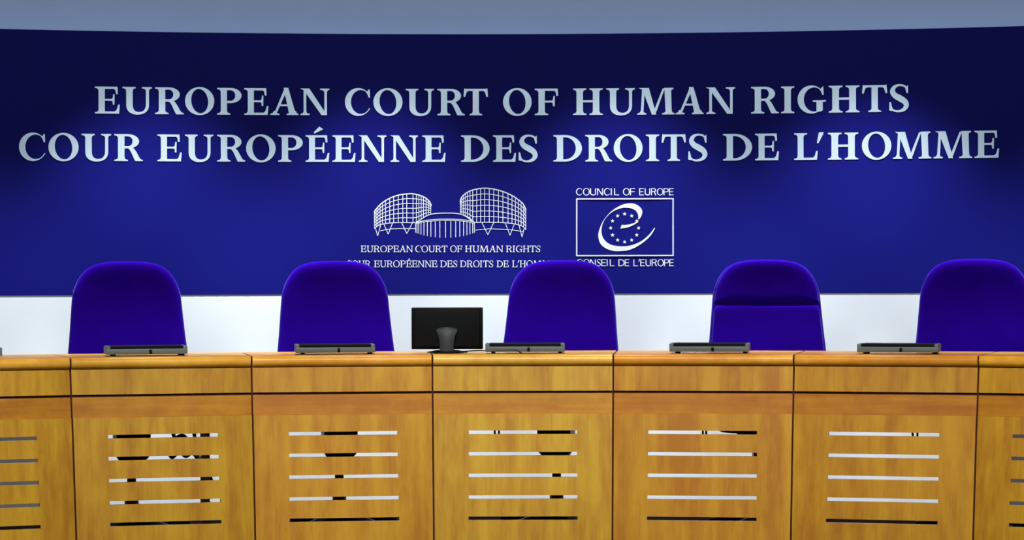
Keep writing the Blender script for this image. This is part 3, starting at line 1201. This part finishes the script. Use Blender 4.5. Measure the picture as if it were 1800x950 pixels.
def bench_spot(px, d, z=Z_TOP - 0.0006, rot=None):
    """place on the worktop, d behind the front edge, in the column of a pixel"""
    k = unit_of(px)
    mid, rz, hw, ta = unit_frame(k)
    dr = ray(px, 614)
    n = Vector((sin(-rz), cos(-rz), 0))
    t = ((mid - Vector((0, 0, 0))).dot(n) + d) / (Vector((dr.x, 1, 0)).dot(n))
    return Vector((dr.x * t, t, z)), rz


def make_console():
    root = empty('conference_console', (0, 0, 0))
    hw, h0, h1 = 0.186, 0.008, 0.047
    # housing: hollow-backed wedge with raised end cheeks
    bm = bmesh.new()
    add_box(bm, -hw, hw, 0.0, 0.145, h0, 0.0335, 0.004, 2)
    for sg in (-1, 1):
        x0_, x1_ = sorted((sg * (hw - 0.020), sg * hw))
        add_box(bm, x0_, x1_, 0.001, 0.146, 0.020, h1, 0.005, 3)
    bm_obj('housing', bm, M_GREY, root)
    bm = bmesh.new()
    add_box(bm, -hw + 0.0195, hw - 0.0195, 0.004, 0.140, 0.033, 0.0475, 0.002, 2)
    bm_obj('screen_rim', bm, M_BLACK, root)
    bm = bmesh.new()
    add_box(bm, 0.010, 0.022, -0.010, 0.004, 0.009, 0.030, 0.003, 2)
    bm_obj('cable_plug', bm, M_BLACK, root)
    for x in (-0.150, 0.165):
        for y in (0.02, 0.125):
            bm = bmesh.new()
            add_lathe(bm, [(0.009, 0.0), (0.009, 0.009)], 14, (x, y))
            bm_obj('rubber_foot', bm, M_BLACK, root)
    return root


CON = [(258.5, 'grey conference console standing before the leftmost blue chair'),
       (589.5, 'grey conference console standing before the second blue chair from the left'),
       (923, 'grey conference console beside the monitor with a cable across it'),
       (1246.5, 'grey conference console before the left edge of the creased chair'),
       (1577.5, 'grey conference console before the left edge of the rightmost chair'),
       (-69, 'grey conference console, only its end showing at the left photo edge')]
proto = None
for px, lab in CON:
    if proto is None:
        c = proto = make_console()
    else:
        c = copy_tree(proto)
    p, rz = bench_spot(px, 0.16)
    c.location = p
    c.rotation_euler = (0, 0, rz)
    tag(c, lab, 'console', 'grey consoles on the bench')

# monitor seen from behind
p, rz = bench_spot(786, 0.24)
root = empty('computer_monitor', p, radians(-2))
tag(root, 'black computer monitor seen from behind on the wooden bench', 'monitor')
z0, z1, hw = 0.019, 0.216, 0.1685
bm = bmesh.new()
add_box(bm, -hw, hw, 0.0, 0.022, z0, z1, 0.004, 2)
add_box(bm, -hw + 0.012, hw - 0.012, -0.006, 0.002, z0 + 0.010, z1 - 0.012, 0.0055, 4)
bm_obj('housing', bm, M_BLACK, root)
bm = bmesh.new()
add_box(bm, -hw + 0.010, hw - 0.010, 0.0215, 0.0235, z0 + 0.014, z1 - 0.010)
bm_obj('screen', bm, M_GLASS, root, False)
bm = bmesh.new()
rings = []
for z, w, y in ((0.006, 0.034, -0.034), (0.03, 0.0325, -0.036), (0.06, 0.034, -0.036), (0.085, 0.040, -0.032), (0.10, 0.047, -0.028), (0.112, 0.050, -0.022), (0.120, 0.040, -0.017), (0.124, 0.020, -0.015)):
    sec = []
    for k in range(13):
        t = -1 + 2 * k / 12
        sec.append(bm.verts.new((w * t, y - 0.010 * (1 - t * t), z)))
    sec.append(bm.verts.new((w, -0.010, z)))
    sec.append(bm.verts.new((-w, -0.010, z)))
    rings.append(sec)
for a, b_ in zip(rings, rings[1:]):
    n = len(a)
    for k in range(n):
        j = (k + 1) % n
        bm.faces.new((a[k], a[j], b_[j], b_[k]))
bm.faces.new(rings[0][::-1])
bm.faces.new(rings[-1])
bm_obj('neck', bm, M_NECK, root)
bm = bmesh.new()
outl = [(0.096 * cos(2 * pi * k / 40), 0.02 + 0.075 * sin(2 * pi * k / 40)) for k in range(40)]
lo = [bm.verts.new((x, y, 0.003)) for x, y in outl]
mi = [bm.verts.new((x, y, 0.006)) for x, y in outl]
hi = [bm.verts.new((x * 0.55, 0.0 + (y - 0.0) * 0.55, 0.0145)) for x, y in outl]
for a, b_ in ((lo, mi), (mi, hi)):
    for k in range(40):
        j = (k + 1) % 40
        bm.faces.new((a[k], a[j], b_[j], b_[k]))
bm.faces.new(lo[::-1])
bm.faces.new(hi)
bm_obj('base', bm, M_BLACK, root)
for x, y in ((-0.05, -0.03), (0.05, -0.03), (0.0, 0.08)):
    bm = bmesh.new()
    add_lathe(bm, [(0.008, 0.0), (0.008, 0.004)], 12, (x, y))
    bm_obj('rubber_foot', bm, M_BLACK, root)

# cable from the monitor across the console
wp = []
for px, d, h in ((800, 0.20, 0.008), (822, 0.17, 0.012), (845, 0.14, 0.016), (862, 0.135, 0.014), (880, 0.13, 0.017), (898, 0.135, 0.019), (908, 0.14, 0.015), (915, 0.145, 0.006), (917, 0.13, 0.0035), (917, 0.10, 0.0035)):
    q, _ = bench_spot(px, d)
    q.z += h
    wp.append(q)
bm = bmesh.new()
o0 = wp[0].copy()
add_tube(bm, [q - o0 for q in smooth_path(wp, 6)], 0.003, 8)
o = bm_obj('signal_cable', bm, M_CABLE, None, loc=o0)
tag(o, 'thin black cable running from the monitor across the grey console', 'cable')

# cables hanging under the bench, seen through the slots
def hang(px, zlow, w, lab, d=0.30):
    q, rz = bench_spot(px, d, 0.0)
    bm = bmesh.new()
    pts = [(-w, 0, 0.889), (-w, 0, 0.75), (-w, 0, zlow + 0.06), (-w * 0.6, 0, zlow + 0.012), (0, 0, zlow), (w * 0.6, 0, zlow + 0.012), (w, 0, zlow + 0.06), (w, 0, 0.75), (w, 0, 0.889)]
    add_tube(bm, smooth_path(pts, 5), 0.005, 8)
    o = bm_obj('hanging_cable', bm, M_CABLE, None, loc=q)
    o.rotation_euler = (0, 0, rz)
    tag(o, lab, 'cable', 'black cables hanging behind the bench slots')


hang(873, 0.48, 0.010, 'short black cable loop seen through the top slot, left of middle chair')
hang(1238, 0.48, 0.008, 'short black cable loop in the top slot below the console by the creased chair')
hang(1608, 0.48, 0.011, 'short black cable loop in the top slot below the rightmost console')
q, rz = bench_spot(315, 0.33, 0.0)
bm = bmesh.new()
pts = [(-0.05, 0, 0.889), (-0.05, 0.0, 0.70), (-0.03, 0.02, 0.56), (0.02, 0.0, 0.45), (0.055, 0.02, 0.47), (0.02, 0.03, 0.54), (-0.04, 0.02, 0.50), (-0.035, 0.0, 0.44), (0.03, 0.0, 0.50), (0.08, 0.02, 0.44), (0.14, 0.02, 0.36), (0.15, 0.03, 0.30), (0.10, 0.04, 0.40), (0.07, 0.04, 0.60), (0.07, 0.02, 0.889)]
add_tube(bm, smooth_path(pts, 8), 0.009, 8)
o = bm_obj('hanging_cable', bm, M_CABLE, None, loc=q)
o.rotation_euler = (0, 0, rz)
tag(o, 'tangled black cable seen through the slots under the leftmost chair', 'cable', 'black cables hanging behind the bench slots')
